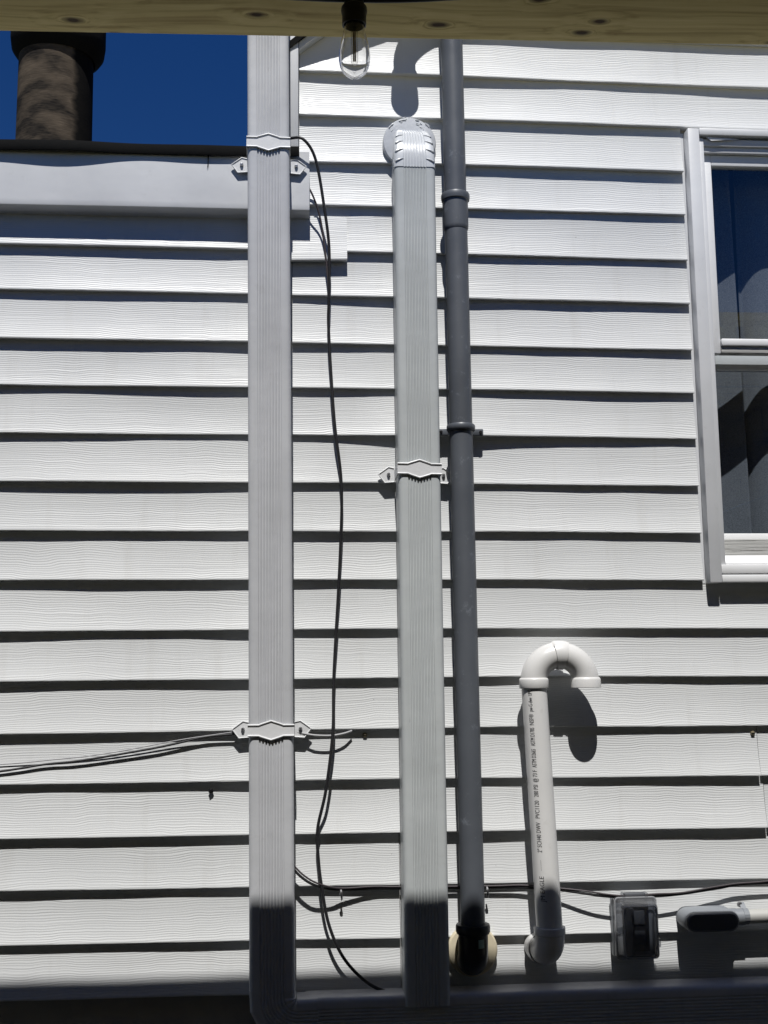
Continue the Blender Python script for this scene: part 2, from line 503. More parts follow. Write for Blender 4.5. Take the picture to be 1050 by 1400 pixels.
def plank(k, x0, x1, back=0.0, name='siding_plank'):
    n = max(2, int((x1 - x0) / 0.03))
    rings = []
    for i in range(n + 1):
        x = x0 + (x1 - x0) * i / n
        zb, zt = course_z(k, x), course_z(k - 1, x)
        yb = lap_y(k, x) + back
        yt = LAP + 0.0006 + back * 0.3
        prof = [(yt + 0.010, zb + 0.0015), (yb + 0.0030, zb + 0.0002), (yb + 0.0016, zb), (yb + 0.0004, zb + 0.0007), (yb, zb + 0.0022), (yb + 0.0007, zb + 0.0045)]
        for t in (0.2, 0.4, 0.6, 0.8, 0.93):
            bul = 0.0036 * math.sin(math.pi * t) + 0.0011 * ns(x * 2.7, k * 4.1 + t * 1.3, 17.0) * math.sin(math.pi * t)
            prof.append((yb + (yt - yb) * t + bul, zb + (zt - zb) * t))
        prof += [(yt, zt + 0.004), (yt + 0.010, zt + 0.004)]
        rings.append([(x, a, b) for a, b in prof])
    return MB().loft(rings, True, True).build(name, M['siding'], house, smooth=math.radians(40), origin=((x0 + x1) / 2, 0, Z[k] if k >= 0 else Z[0] - k * .1143))

XL, XR = -2.2, 3.0
seams = {1: 1.62, 2: 1.62, 3: 0.31, 4: 0.31, 5: 0.0, 6: 0.0, 7: -1.5, 8: -1.5, 9: 0.30, 10: 0.30, 11: -0.05, 12: -0.05, 13: 0.292, 14: 0.292,
         15: 1.0915, 16: 1.1005, 17: 0.2425, 18: 0.2425, 19: 0.2425}
for k in range(-8, 20):
    x_left = XL if k >= 4 else 0.0185
    zc = Z[k] if k >= 0 else Z[0] - k * 0.1143
    if k <= -1:                                   # under the rake the courses step back
        x_left = max(0.0185, 0.02 + (zc + 0.06 - 3.17) / 0.84)
    if zc + 0.06 > 3.17 + (XR - 0.02) * 0.84:
        continue
    spans = [(x_left, XR)]
    if 2 <= k <= 11:
        spans = [(x_left, WX0 - 0.008), (WX1 + 0.008, XR)]
    s = seams.get(k)
    for a, b in spans:
        if s is not None and a + 0.05 < s < b - 0.05:
            plank(k, a, s + 0.0, 0.0)
            plank(k, s + 0.0016, b, 0.0030)
        else:
            plank(k, a, b)
# short offcut patched over the end of a course beside the fascia
def patch():
    rings = []
    for i in range(9):
        x = -0.03 + (0.1335 + 0.03) * i / 8
        zb = 2.5985 + 0.0005 * i; zt = 2.714; yb = -0.0085 + 0.0006 * ns(x * 9, 1, 1); yt = 0.0075
        prof = [(yt, zb + .0015), (yb + .003, zb), (yb + .0006, zb + .0006), (yb, zb + .0022), (yb + .0003, zb + .0045)]
        prof += [(yb + (yt - yb) * t + .001 * math.sin(math.pi * t), zb + (zt - zb) * t) for t in (.2, .4, .6, .8, .95)] + [(yt, zt), (yt + .003, zt)]
        rings.append([(x, a, b) for a, b in prof])
    return MB().loft(rings, True, True).build('siding_patch', M['siding'], house, smooth=math.radians(40), origin=(0.05, 0, 2.6))
patch()

# sheathing behind the siding, open at the window
ST = LAP + 0.0115
m = MB()
m.box(XL, WX0 + 0.03, ST, 0.115, 0.92, 2.9)
m.box(0.02, WX0 + 0.03, ST, 0.115, 2.9, 3.12)
m.box(WX1 - 0.03, XR, ST, 0.115, 0.92, 3.12)
m.box(WX0 + 0.03, WX1 - 0.03, ST, 0.115, 0.92, WZ0 + 0.02)
m.box(WX0 + 0.03, WX1 - 0.03, ST, 0.115, WZ1 - 0.02, 3.12)
m.prism_y([(0.03, 3.12), (XR, 3.12), (XR, 3.12 + (XR - 0.03) * 0.84)], ST, 0.115)
m.build('sheathing', M['concrete'], house)
MB().box(XL, XR, 0.022, 0.30, -0.05, 0.9195).build('foundation', M['foundation'], house)
m = MB()
m.box(XL, -0.0, 0.115, 5, 0.92, 2.86)          # the low wing
m.box(0.0, 0.10, 0.0245, 5, 2.87, 3.10)
m.build('side_wall', M['siding'], house)
# room behind the window
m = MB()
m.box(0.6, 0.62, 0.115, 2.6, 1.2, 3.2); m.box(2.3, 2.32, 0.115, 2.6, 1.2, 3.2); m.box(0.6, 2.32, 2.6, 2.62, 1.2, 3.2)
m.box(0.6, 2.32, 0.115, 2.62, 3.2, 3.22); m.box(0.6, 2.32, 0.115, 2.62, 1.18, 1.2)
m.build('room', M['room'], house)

# corner post of the tall part, with its side lip
m = MB()
m.box(-0.004, 0.0165, -0.022, 0.022, 2.872, 3.30)
m.box(-0.020, -0.0045, -0.012, 0.022, 2.872, 3.30)
m.build('corner_post', M['trim'], house, bevel=0.0018, smooth=SM, origin=(0.0, 0, 2.872))

# low wing: fascia, roof, wavy dark drip edge
rings = []
for i in range(60):
    x = XL + (0.0425 - XL) * i / 59
    w = 0.0012 * ns(x * 3, 1.0, 5.0)
    b = 0.0025 * ns(x * 1.7, 8.0, 5.0)
    prof = [(-0.034 + w, 2.862), (-0.036 + w + b, 2.80), (-0.0355 + w + b, 2.73), (-0.0352 + w + b, 2.7185), (-0.0345 + w + b, 2.7155), (-0.032 + w, 2.7140), (-0.025 + w, 2.7133), (0.013, 2.7085), (0.013, 2.862)]
    rings.append([(x, y, z) for y, z in prof])
MB().loft(rings).build('fascia', M['fascia'], house, smooth=SM, origin=(-0.5, 0, 2.71))
rings = []
for i in range(90):
    x = XL + (0.018 - XL) * i / 89
    e = -0.0475 - 0.0035 * math.sin(x * 9.2 + 0.6) - 0.003 * ns(x * 2.4, 3.0, 1.0) - 0.002 * math.sin(x * 21)
    prof = [(e, 2.8440), (e - 0.003, 2.852), (e - 0.001, 2.868), (0.013, 2.872), (0.013, 2.8635), (e + 0.004, 2.8625), (e + 0.003, 2.8440)]
    rings.append([(x, y, z) for y, z in prof])
MB().loft(rings).build('drip_edge', M['dark_metal'], house, smooth=SM, origin=(-0.5, 0, 2.86))
MB().box(XL, 0.0, 0.0135, 5, 2.8625, 2.885).build('low_roof', M['roofing'], house)
MB().prism_y([(-0.2010, 2.8160), (-0.2000, 2.8150), (-0.1985, 2.8260), (-0.1975, 2.8460), (-0.2000, 2.8460), (-0.2000, 2.8280)], -0.0400, -0.0365).build('tar_drip', M['dark_metal'], house)

# rake of the tall part rising to the right, its roof edge flaring away from the wall
rings = []
for i in range(40):
    t = i / 39
    x = -0.005 + 3.0 * t
    z = 3.155 + (x - 0.02) * 0.84
    d = 0.026 + min(0.20 * max(0, x - 0.02), 0.12)
    rings.append([(x, -d, z), (x, -d - 0.002, z + 0.018), (x, 0.12, z + 0.03), (x, 0.12, z + 0.012), (x, -0.004, z + 0.001)])
MB().loft(rings).build('rake_roof_edge', M['dark_metal'], house, smooth=SM, origin=(0.3, 0, 3.2))
rings = []
for i in range(2):
    x = 0.018 + 2.9 * i
    z = 3.1365 + (x - 0.02) * 0.84
    rings.append([(x, -0.020, z), (x, -0.020, z + 0.030), (x, 0.011, z + 0.030), (x, 0.011, z)])
MB().loft(rings).build('rake_board', M['trim'], house, bevel=0.002, origin=(0.3, 0, 3.2))
rings = []
for i in range(2):
    x = -0.03 + 3.03 * i
    z = 3.20 + (x - 0.02) * 0.84
    rings.append([(x, 0.1205, z), (x, 0.1205, z + 0.03), (x, 5, z + 0.03), (x, 5, z)])
MB().loft(rings).build('tall_roof', M['roofing'], house)

# ------------------------------------------------------------------ window (a part of the house)
m = MB()
m.box(WX0, WX0 + 0.030, -0.019, 0.022, WZ0, WZ1)
win = m.build('window', M['trim'], house, bevel=0.003, smooth=SM, origin=(WX0, 0, WZ0))
MB().box(WX1 - 0.030, WX1, -0.019, 0.022, WZ0, WZ1).build('casing', M['trim'], win, bevel=0.003, smooth=SM)
MB().box(WX0 + 0.0305, WX1 - 0.0305, -0.0185, 0.022, WZ1 - 0.017, WZ1 + 0.001).build('casing', M['trim'], win, bevel=0.002, smooth=SM)
# inner lip of the casing: a thin bent strip, sprung loose near the head
MB().box(WX0 + 0.0305, WX0 + 0.043, -0.010, 0.06, 1.862, WZ1 - 0.022).build('jamb', M['trim'], win, bevel=0.0015, smooth=SM)
MB().box(WX1 - 0.043, WX1 - 0.0305, -0.010, 0.06, 1.862, WZ1 - 0.022).build('jamb', M['trim'], win, bevel=0.0015, smooth=SM)
m = MB()
m.box(WX0 + 0.0435, WX1 - 0.0435, -0.006, 0.06, 2.918, WZ1 - 0.0225)
m.box(WX0 + 0.0435, WX1 - 0.0435, 0.0005, 0.06, 2.903, 2.9175)
m.build('head_jamb', M['trim'], win, bevel=0.0015, smooth=SM)
MB().prism_y([(WX0 + 0.05, 2.9375), (WX0 + 0.135, 2.9345), (WX0 + 0.062, 2.9285)], -0.0125, -0.0105).build('loose_lip', M['trim_white'], win)
# the receiving channel that the cut ends of the siding tuck into
MB().box(WX0 - 0.0085, WX0 - 0.0004, 0.0130, 0.0236, WZ0, WZ1).build('siding_channel', M['trim'], win, bevel=0.001)
# upper sash, the outer one
UX0, UX1 = WX0 + 0.0438, WX1 - 0.0438
m = MB()
m.box(UX0, UX0 + 0.024, 0.012, 0.036, 2.386, 2.902)
m.box(UX1 - 0.024, UX1, 0.012, 0.036, 2.386, 2.902)
m.box(UX0 + 0.0242, UX1 - 0.0242, 0.0125, 0.036, 2.874, 2.902)
ush = m.build('upper_sash', M['trim_white'], win, bevel=0.002, smooth=SM)
m = MB().box(UX0 + 0.0242, UX1 - 0.0242, 0.004, 0.036, 2.404, 2.422)
m.build('meeting_rail', M['trim_white'], win, bevel=0.003, smooth=SM)
MB().box(UX0 + 0.0242, UX1 - 0.0242, 0.010, 0.036, 2.3865, 2.4035).build('meeting_rail', M['old_sill'], win, bevel=0.002, smooth=SM)
MB().box(UX0 + 0.02, UX1 - 0.02, 0.0245, 0.0275, 2.415, 2.88).build('pane', M['pane'], win)
# lower sash
m = MB()
m.box(UX0 - 0.012, UX0 + 0.008, 0.061, 0.085, 1.92, 2.42)
m.box(UX1 - 0.008, UX1 + 0.012, 0.061, 0.085, 1.92, 2.42)
m.box(UX0 + 0.0082, UX1 - 0.0082, 0.061, 0.085, 2.358, 2.424)
m.build('lower_sash', M['trim_white'], win, bevel=0.002, smooth=SM)
MB().box(UX0 - 0.002, UX1 + 0.002, 0.052, 0.0608, 1.926, 1.944).build('bottom_rail', M['trim_white'], win, bevel=0.002, smooth=SM)
MB().box(UX0 - 0.01, UX1 + 0.01, 0.0705, 0.0735, 1.93, 2.40).build('pane', M['pane'], win)
# sill: weathered wood, then the vinyl sill and two stepped strips
MB().box(UX0 - 0.001, UX1 + 0.001, 0.012, 0.0605, 1.872, 1.9255).build('sill_board', M['old_sill'], win, bevel=0.002)
sl_ = MB()
rings = [[(x, -0.009, 1.866), (x, 0.0115, 1.886), (x, 0.0115, 1.862), (x, -0.009, 1.862)] for x in (WX0 + 0.0435, WX1 - 0.0435)]
sl_.loft(rings)
sl_.build('sill', M['trim_white'], win, bevel=0.0015, smooth=SM)
MB().box(WX0 + 0.0307, WX1 - 0.0307, -0.0145, 0.0115, 1.840, 1.8615).build('sill', M['trim_white'], win, bevel=0.002, smooth=SM)
MB().box(WX0 + 0.0307, WX1 - 0.0307, -0.016, 0.0215, 1.8195, 1.8370).build('sill', M['trim_white'], win, bevel=0.002, smooth=SM)

# curtains hang in the room
def curtain(x0, x1, ph, lab):
    n = int((x1 - x0) / 0.006)
    rows = []
    for j in range(14):
        z = 1.55 + (2.98 - 1.55) * j / 13
        row = []
        for i in range(n + 1):
            t = i / n
            x = x0 + (x1 - x0) * t
            spread = 1.0 - 0.10 * j / 13
            if ph < 3:
                y = 0.160 - 0.020 * t ** 3 - 0.004 * math.sin(6 * t + z)
            else:
                y = 0.166 - 0.040 * spread * abs(math.sin(math.pi * (x - x0 + 0.006 * math.sin(z * 1.5)) / 0.14)) ** 0.8 - 0.002 * math.sin(x * 60 + z * 2)
            row.append((x + 0.012 * (2.98 - z) * math.sin(ph), y, z))
        rows.append(row)
    m = MB().loft(rows, False, False)
    o = m.build('curtain', M['curtain'], None, smooth=math.radians(80), origin=((x0 + x1) / 2, 0.185, 1.55))
    md = o.modifiers.new('thickness', 'SOLIDIFY'); md.thickness = 0.0015
    return tag(o, lab, 'curtain', 'curtains in the window')
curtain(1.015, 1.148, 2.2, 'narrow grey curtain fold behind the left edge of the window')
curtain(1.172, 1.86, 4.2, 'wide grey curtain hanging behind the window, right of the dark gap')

# ------------------------------------------------------------------ downspouts
def spout_profile(w=0.098, d=0.076, r=0.011, grooves=True):
    """closed outline in local (x, y); y = 0 is the front, +y towards the wall"""
    p = []
    def arc(cx, cy, a0, a1, n=5):
        for i in range(n + 1):
            a = math.radians(a0 + (a1 - a0) * i / n)
            p.append((cx + r * math.cos(a), cy + r * math.sin(a)))
    arc(-w / 2 + r, r, 180, 270)
    if grooves:
        for i in range(8):
            x = -w * 0.25 + w * 0.5 * i / 7
            p.extend([(x - 0.0026, 0.0), (x - 0.0009, 0.0024), (x + 0.0009, 0.0024), (x + 0.0026, 0.0)])
    arc(w / 2 - r, r, 270, 360)
    arc(w / 2 - r, d - r, 0, 90)
    arc(-w / 2 + r, d - r, 90, 180)
    return p
PROF = spout_profile()

def spout_run(m, frames, sc_=None, nar=None):
    """frames: (centre of the front face, x axis, y axis (inwards))"""
    rings = []
    for i, (c, ax, ay) in enumerate(frames):
        s_ = sc_[i] if sc_ else 1.0
        c, ax, ay = Vector(c), Vector(ax), Vector(ay)
        xs = s_ * (nar[i] if nar else 1.0)
        rings.append([c + ax * (px * xs) + ay * (0.038 + (py - 0.038) * s_) for px, py in PROF])
    return m.loft(rings)

def strap(parent, cx, fy, zc, wall_y, half=0.049, tilt=0.0, mat=None, ear_dz=0.0):
    """decorative strap: pointed band across the front, sides, and a pentagonal ear with a screw at each side"""
    mat = mat or M['strap']
    y0 = fy - 0.0022
    top = [(-half - .002, .0115), (-half * .55, .0115), (-half * .45, .0135), (0, .0205), (half * .45, .0135), (half * .55, .0115), (half + .002, .0115)]
    bot = [(x, -z) for x, z in reversed(top)]
    def rot(x, z): return (cx + x, zc + z + x * tilt)
    poly = [rot(x, z) for x, z in bot[::-1]] + [rot(x, z) for x, z in top[::-1]]
    m = MB().prism_y(poly, y0, fy - 0.0004)
    for sx in (-1, 1):                                   # sides back to the wall
        xo = cx + sx * (half + 0.0012)
        zz = zc + sx * half * tilt
        m.loft([[(xo - .0009, y, zz - .0115 - e), (xo + .0009, y, zz - .0115 - e), (xo + .0009, y, zz + .0115 - e * .4), (xo - .0009, y, zz + .0115 - e * .4)]
                for y, e in ((fy + 0.001, 0), (wall_y - 0.001, 0.004 - ear_dz * 0.8))])
    st = m.build('strap', mat, parent, origin=(cx, fy, zc))
    m = MB()
    for line in (top, bot):                              # rolled edges
        m.tube([(rot(x, z)[0], y0 - .0002, rot(x, z)[1]) for x, z in line], 0.0021, 8)
    m.build('rolled_edge', mat, st, smooth=SM)
    for sx in (-1, 1):
        ear = [(0, .0155), (.014, .0185), (.038, .001), (.023, -.019), (0, -.017)]
        px = [(cx + sx * (half + .002 + x), zc + z - .001 + ear_dz + sx * half * tilt) for x, z in ear]
        if sx > 0: px = px[::-1]
        e = MB().prism_y(px, wall_y - 0.0028, wall_y - 0.0008).build('strap_ear', mat, st)
        m = MB().tube([(x, wall_y - .003, z) for x, z in px + px[:1]], 0.0017, 8)
        q = cx + sx * (half + .016), zc + ear_dz + sx * half * tilt
        m2 = MB().disc_y([(0.0001, 0.0072), (0.003, 0.0066), (0.0042, 0.004), (0.0042, 0.0)], (q[0], wall_y - .002, q[1]), 12)
        m.build('ear_rim', mat, st, smooth=SM)
        m2.build('screw', M['steel'], st, smooth=SM)
    return st

# left downspout: hangs a little out of plumb, then elbows into the run along the foot of the wall
ds = empty('downspout', (-0.045, -0.047, 0.92), 'tall light grey downspout at the corner, running past the roof edge', 'downspout', 'square fluted downspouts on the wall')
AX, AY = Vector((1, 0, 0)), Vector((0, 1, 0))
def lx(z): return -0.0425 - 0.0068 * (z - 1.12)
def ly(z): return -0.085 - 0.0165 * max(0, z - 1.12)
m = MB()
spout_run(m, [((lx(z), ly(z), z), AX, AY) for z in (0.93, 1.12, 2.0, 2.86, 3.9)])
m.build('pipe', M['spout'], ds, smooth=math.radians(25), origin=(-0.045, -0.047, 0.93))
# pleated elbow: five flat gores, each a little proud of the one before
cx0, cz0, rad = lx(0.93) + 0.0525, 0.928, 0.0525
gore = []
for i in range(7):
    a = math.radians(180 + 90 * i / 6)
    radial = Vector((math.cos(a), 0, math.sin(a)))
    gore.append((Vector((cx0, -0.0858, cz0)) + radial * rad, -radial))
m = MB()
fr, scs = [], []
fr.append((Vector((cx0 - rad, -0.0858, 0.945)), Vector((1, 0, 0)), AY)); scs.append(1.012)
for i, (c, ax) in enumerate(gore):
    fr.append((c, ax, AY)); scs.append(1.035 if i % 2 else 0.985)
fr.append((gore[-1][0] + Vector((0.045, 0, 0)), Vector((0, 0, 1)), AY)); scs.append(1.02)
spout_run(m, fr, scs)
m.build('elbow', M['spout'], ds, smooth=math.radians(15), origin=(-0.045, -0.047, 0.90))
zc = gore[-1][0].z
m = MB()
spout_run(m, [((x, -0.078, zc), (0, 0, 1), AY) for x in (gore[-1][0].x + 0.02, 0.6, 2.6)])
m.build('foot_run', M['spout'], ds, smooth=math.radians(25), origin=(0.5, -0.047, zc))
strap(ds, lx(2.845), ly(2.845), 2.846, -0.041, tilt=-0.006, ear_dz=-0.025)
strap(ds, lx(1.49), ly(1.49), 1.492, -0.003, tilt=-0.004)

# right downspout: comes out of the wall through a round plate
dr = empty('downspout', (0.2925, -0.047, 0.90), 'shorter light grey downspout curving out of a round wall plate', 'downspout', 'square fluted downspouts on the wall')
m = MB()
spout_run(m, [((0.2925, -0.085, z), AX, AY) for z in (0.902, 1.5, 2.82)])
m.build('pipe', M['spout_b'], dr, smooth=math.radians(25), origin=(0.2925, -0.047, 0.9))
m = MB()
fr, scs = [], []
RB = 0.048
for i in range(11):
    a = math.radians(90 * i / 10)
    # pivot behind the pipe: the section turns about a horizontal axis, back into the wall
    piv = Vector((0.2925, -0.085 + 0.076 + RB, 2.822))
    out = Vector((0, -math.cos(a), math.sin(a)))
    fr.append((piv + out * (0.076 + RB), AX, -out)); scs.append(1.014)
fr.insert(0, (Vector((0.2925, -0.0855, 2.808)), AX, AY)); scs.insert(0, 1.024)
fr.append((fr[-1][0] + Vector((0, 0.03, 0)), AX, fr[-1][2])); scs.append(1.012)
spout_run(m, fr, scs, [1.0] + [1.0 - 0.46 * max(0, (i - 1) / 9) ** 1.9 for i in range(11)] + [0.56])
el = m.build('elbow', M['elbow'], dr, smooth=math.radians(28), origin=(0.2925, -0.04, 2.85))
# crimps pressed into both sides of the elbow
piv = Vector((0.2925, -0.085 + 0.076 + RB, 2.822))
for sx in (-1, 1):
    for i, a in enumerate((3, 15, 27, 39)):
        a = math.radians(a)
        out = Vector((0, -math.cos(a), math.sin(a)))
        pts = []
        for t in range(6):
            u = t / 5
            rr = 0.1250
            xx = (0.0265 + 0.0215 * u) * (1.0 - 0.46 * max(0, (math.degrees(a) / 9 - 1) / 9) ** 1.9)
            if u > 0.75: rr -= 0.010 * ((u - 0.75) / 0.25) ** 2
            tang = Vector((0, math.sin(a), math.cos(a)))
            pts.append(piv + out * rr + Vector((sx * xx, 0, 0)) - tang * (0.009 * u ** 1.5))
        MB().tube(pts, [0.0004, 0.0012, 0.0019, 0.0024, 0.0024, 0.0012], 8).build('crimp', M['elbow'], el, smooth=SM)
MB().disc_y([(0.0655, 0.0), (0.0655, 0.012), (0.063, 0.0155), (0.052, 0.017), (0.0001, 0.017)], (0.2885, 0.006, 2.905), 56).build('wall_plate', M['flashing'], dr, smooth=SM)
# beads of clear caulk along the top of the plate
m = MB()
for i in range(22):
    a = math.radians(random.uniform(35, 150)); r_ = random.choice((random.uniform(.060, .069), random.uniform(.045, .06)))
    c = Vector((0.2895 + r_ * math.cos(a), -0.009 + (0.006 if r_ > .0655 else 0), 2.905 + r_ * math.sin(a)))
    t = Vector((-math.sin(a), 0, math.cos(a)))
    L = random.uniform(.0015, .007)
    m.tube([c - t * L, c - t * L * .5 + Vector((0, -.002, 0)), c + t * L * .5 + Vector((0, -.0025, random.uniform(-.001, .001))), c + t * L], [.0004, .0013, .0011, .0004], 7)
m.build('caulk', M['caulk'], dr, smooth=SM)['kind'] = 'stuff'
strap(dr, 0.2925, -0.085, 2.077, -0.003, tilt=-0.02)

# ------------------------------------------------------------------ grey vent pipe
gp = empty('vent_pipe', (0.3965, -0.05, 0.94), 'tall dark grey plastic vent pipe right of the shorter downspout', 'pipe', 'vent pipes on the wall')
def gx(z): return 0.3985 - 0.0033 * (z - 1.05)
GY = -0.052
def straight(m, z0, z1, r, seg=40):
    return m.tube([(gx(z0), GY, z0), (gx(z1), GY, z1)], r, seg)
straight(MB(), 2.700, 3.319, 0.0268).build('pipe', M['grey_pvc'], gp, smooth=SM, origin=(gx(2.7), GY, 2.7))
m = MB(); straight(m, 1.052, 2.664, 0.0272)
m.build('pipe', M['grey_pvc'], gp, smooth=SM, origin=(gx(1.05), GY, 1.05))
def ringed(prof, z, name, mat, par=None):
    m = MB().lathe(prof, (gx(z), GY, z), 44)
    return m.build(name, mat, par or gp, smooth=math.radians(40), origin=(gx(z), GY, z))
ringed([(0.0272, -0.086), (0.0292, -0.082), (0.0300, -0.075), (0.0300, -0.012), (0.0335, -0.010), (0.0345, -0.004), (0.0345, 0.003), (0.033, 0.0065), (0.0295, 0.0065), (0.0272, 0.004)], 2.748, 'coupling', M['grey_pvc'])
# clamp
m = MB().lathe([(0.0275, -0.0075), (0.0315, -0.0075), (0.0335, -0.0045), (0.0335, 0.0045), (0.0315, 0.0075), (0.0275, 0.0075)], (gx(2.18), GY, 2.18), 44)
cl = m.build('clamp', M['grey_pvc'], gp, smooth=math.radians(40), origin=(gx(2.18), GY, 2.18))
MB().box(0.346, gx(2.18) - 0.024, -0.013, -0.002, 2.1715, 2.1875).build('clamp_foot', M['grey_pvc'], cl, bevel=0.0025, smooth=SM)
MB().box(gx(2.18) + 0.024, 0.4545, -0.013, -0.002, 2.1715, 2.1875).build('clamp_foot', M['grey_pvc'], cl, bevel=0.0025, smooth=SM)
for x in (0.353, 0.4475):
    MB().disc_y([(0.0001, 0.003), (0.0028, 0.003), (0.0042, 0.0)], (x, -0.0125, 2.1795), 12).build('screw', M['black'], cl, smooth=SM)
# gooseneck above the eave line: it turns over and ends in a downward mouth, out from the wall
ax_ = Vector((-0.116, -0.046, 0)); c0 = Vector((gx(3.319), GY, 3.319)); mid = c0 + ax_ * 0.5
pts = [c0 + Vector((0, 0, -0.01))]
for i in range(17):
    a = math.pi * i / 16
    pts.append(mid - ax_ * 0.5 * math.cos(a) + Vector((0, 0, 0.0600 * math.sin(a))))
end = c0 + ax_
MB().tube(pts + [end + Vector((0, 0, -0.07))], 0.0275, 32).build('gooseneck', M['grey_pvc'], gp, smooth=SM, origin=tuple(mid))
MB().lathe([(0.0276, 0.032), (0.0335, 0.028), (0.0345, 0.0), (0.0285, 0.0), (0.0285, 0.02), (0.001, 0.02)], tuple(end + Vector((0, 0, -0.094))), 36).build('mouth', M['grey_pvc'], gp, smooth=math.radians(40))
# bottom: black socket and elbow through a cream wall disc
zb = 1.053
ringed([(0.0273, 0.012), (0.0365, 0.011), (0.038, 0.007), (0.038, -0.004), (0.0355, -0.009), (0.0325, -0.010), (0.0325, -0.02)], zb, 'socket_rim', M['black_pvc'])
xb = gx(zb)
pts = [(xb, GY, zb + 0.004), (xb, GY, 1.012)]
for i in range(1, 11):
    a = math.radians(90 * i / 10)
    pts.append((xb, GY + 0.030 * (1 - math.cos(a)), 1.012 - 0.030 * math.sin(a)))
pts.append((xb, 0.012, 0.982))
be = MB().tube(pts, 0.0325, 40).build('elbow', M['black_pvc'], gp, smooth=SM, origin=(xb, GY, 1.0))
MB().disc_y([(0.0565, 0.0), (0.0565, 0.007), (0.053, 0.011), (0.030, 0.013)], (0.4035, 0.002, 0.998), 56).build('wall_disc', M['flange'], gp, smooth=SM)
rows = []
for j in range(2):
    row = []
    for i in range(6):
        a = math.radians(-90 + 12 + 26 * i / 5)
        row.append((xb + 0.0328 * math.cos(a), GY + 0.0328 * math.sin(a), 1.018 + 0.018 * j))
    rows.append(row)
MB().loft(rows, False, False).build('sticker', M['sticker'], be)

# ------------------------------------------------------------------ white vent pipe with gooseneck and printed line
pv = empty('vent_pipe', (0.562, -0.075, 0.97), 'white plastic vent pipe with gooseneck top and printed lettering', 'pipe', 'vent pipes on the wall')
PY = -0.048                                   # at the gooseneck; the foot stands further out
def py_(z): return -0.048 - 0.024 * (1.60 - z) / 0.55
def px_(z): return 0.5505 + 0.0274 * (1.60 - z)
PR = 0.0288
MB().tube([(px_(1.03), py_(1.03), 1.03), (px_(1.60), PY, 1.60)], PR, 48).build('pipe', M['pvc'], pv, smooth=SM, origin=(px_(1.03), py_(1.03), 1.03))
def hub(x, z, prof, name, par=pv, mat='pvc'):
    return MB().lathe(prof, (x, py_(z), z), 48).build(name, M[mat], par, smooth=math.radians(40), origin=(x, py_(z), z))
GX0, GX1, GZ = 0.5510, 0.6715, 1.5905
hub(GX0, 1.576, [(0.0289, 0.0), (0.0325, 0.0), (0.0335, 0.002), (0.0335, 0.019), (0.0325, 0.022), (0.0300, 0.024)], 'collar')
gr_ = (GX1 - GX0) / 2; gm = (GX0 + GX1) / 2
def arc_pts(a0, a1, n):
    return [(gm - gr_ * math.cos(math.radians(a0 + (a1 - a0) * i / n)), PY, GZ + gr_ * math.sin(math.radians(a0 + (a1 - a0) * i / n))) for i in range(n + 1)]
MB().tube([(GX0, PY, 1.585)] + arc_pts(0, 82, 14), 0.0302, 44).build('elbow', M['pvc'], pv, smooth=SM, origin=(GX0, PY, 1.6))
MB().tube(arc_pts(100, 180, 14) + [(GX1, PY, 1.585)], 0.0302, 44).build('elbow', M['pvc'], pv, smooth=SM, origin=(GX1, PY, 1.6))
ap = arc_pts(79, 104, 6)
MB().tube([ap[0]] + ap + [ap[-1]], [0.0300, 0.0325] + [0.0333] * 5 + [0.0325, 0.0300], 44).build('coupling', M['pvc'], pv, smooth=math.radians(50), origin=(gm, PY, 1.65))
hub(GX1, 1.576, [(0.0300, 0.024), (0.0325, 0.022), (0.0340, 0.018), (0.0345, 0.001), (0.0335, 0.0), (0.0295, 0.0), (0.0285, 0.003), (0.0285, 0.030), (0.0005, 0.034)], 'mouth_collar')
# elbow into the wall at the foot
xb = px_(1.06)
hub(xb, 1.045, [(0.0305, -0.02), (0.0325, -0.012), (0.0325, -0.004), (0.0345, -0.002), (0.0348, 0.010), (0.0340, 0.013), (0.0289, 0.0135)], 'collar')
FY = py_(1.045)
pts = [(xb, FY, 1.046), (xb, FY, 1.036)]
for i in range(1, 11):
    a = math.radians(90 * i / 10)
    f_ = 1 - math.cos(a)
    pts.append((xb - 0.005 * f_, FY + 0.044 * f_, 1.036 - 0.034 * math.sin(a)))
pts += [(xb - 0.010, 0.012, 1.001)]
MB().tube(pts, 0.0322, 44).build('elbow', M['pvc'], pv, smooth=SM, origin=(xb, FY, 1.0))
MB().tube([(xb - 0.006, -0.028, 1.002), (xb - 0.006, -0.026, 1.002), (xb - 0.009, -0.006, 1.001), (xb - 0.009, -0.003, 1.001)], [0.0325, 0.0342, 0.0342, 0.033], 44).build('collar', M['pvc'], pv, smooth=math.radians(40))

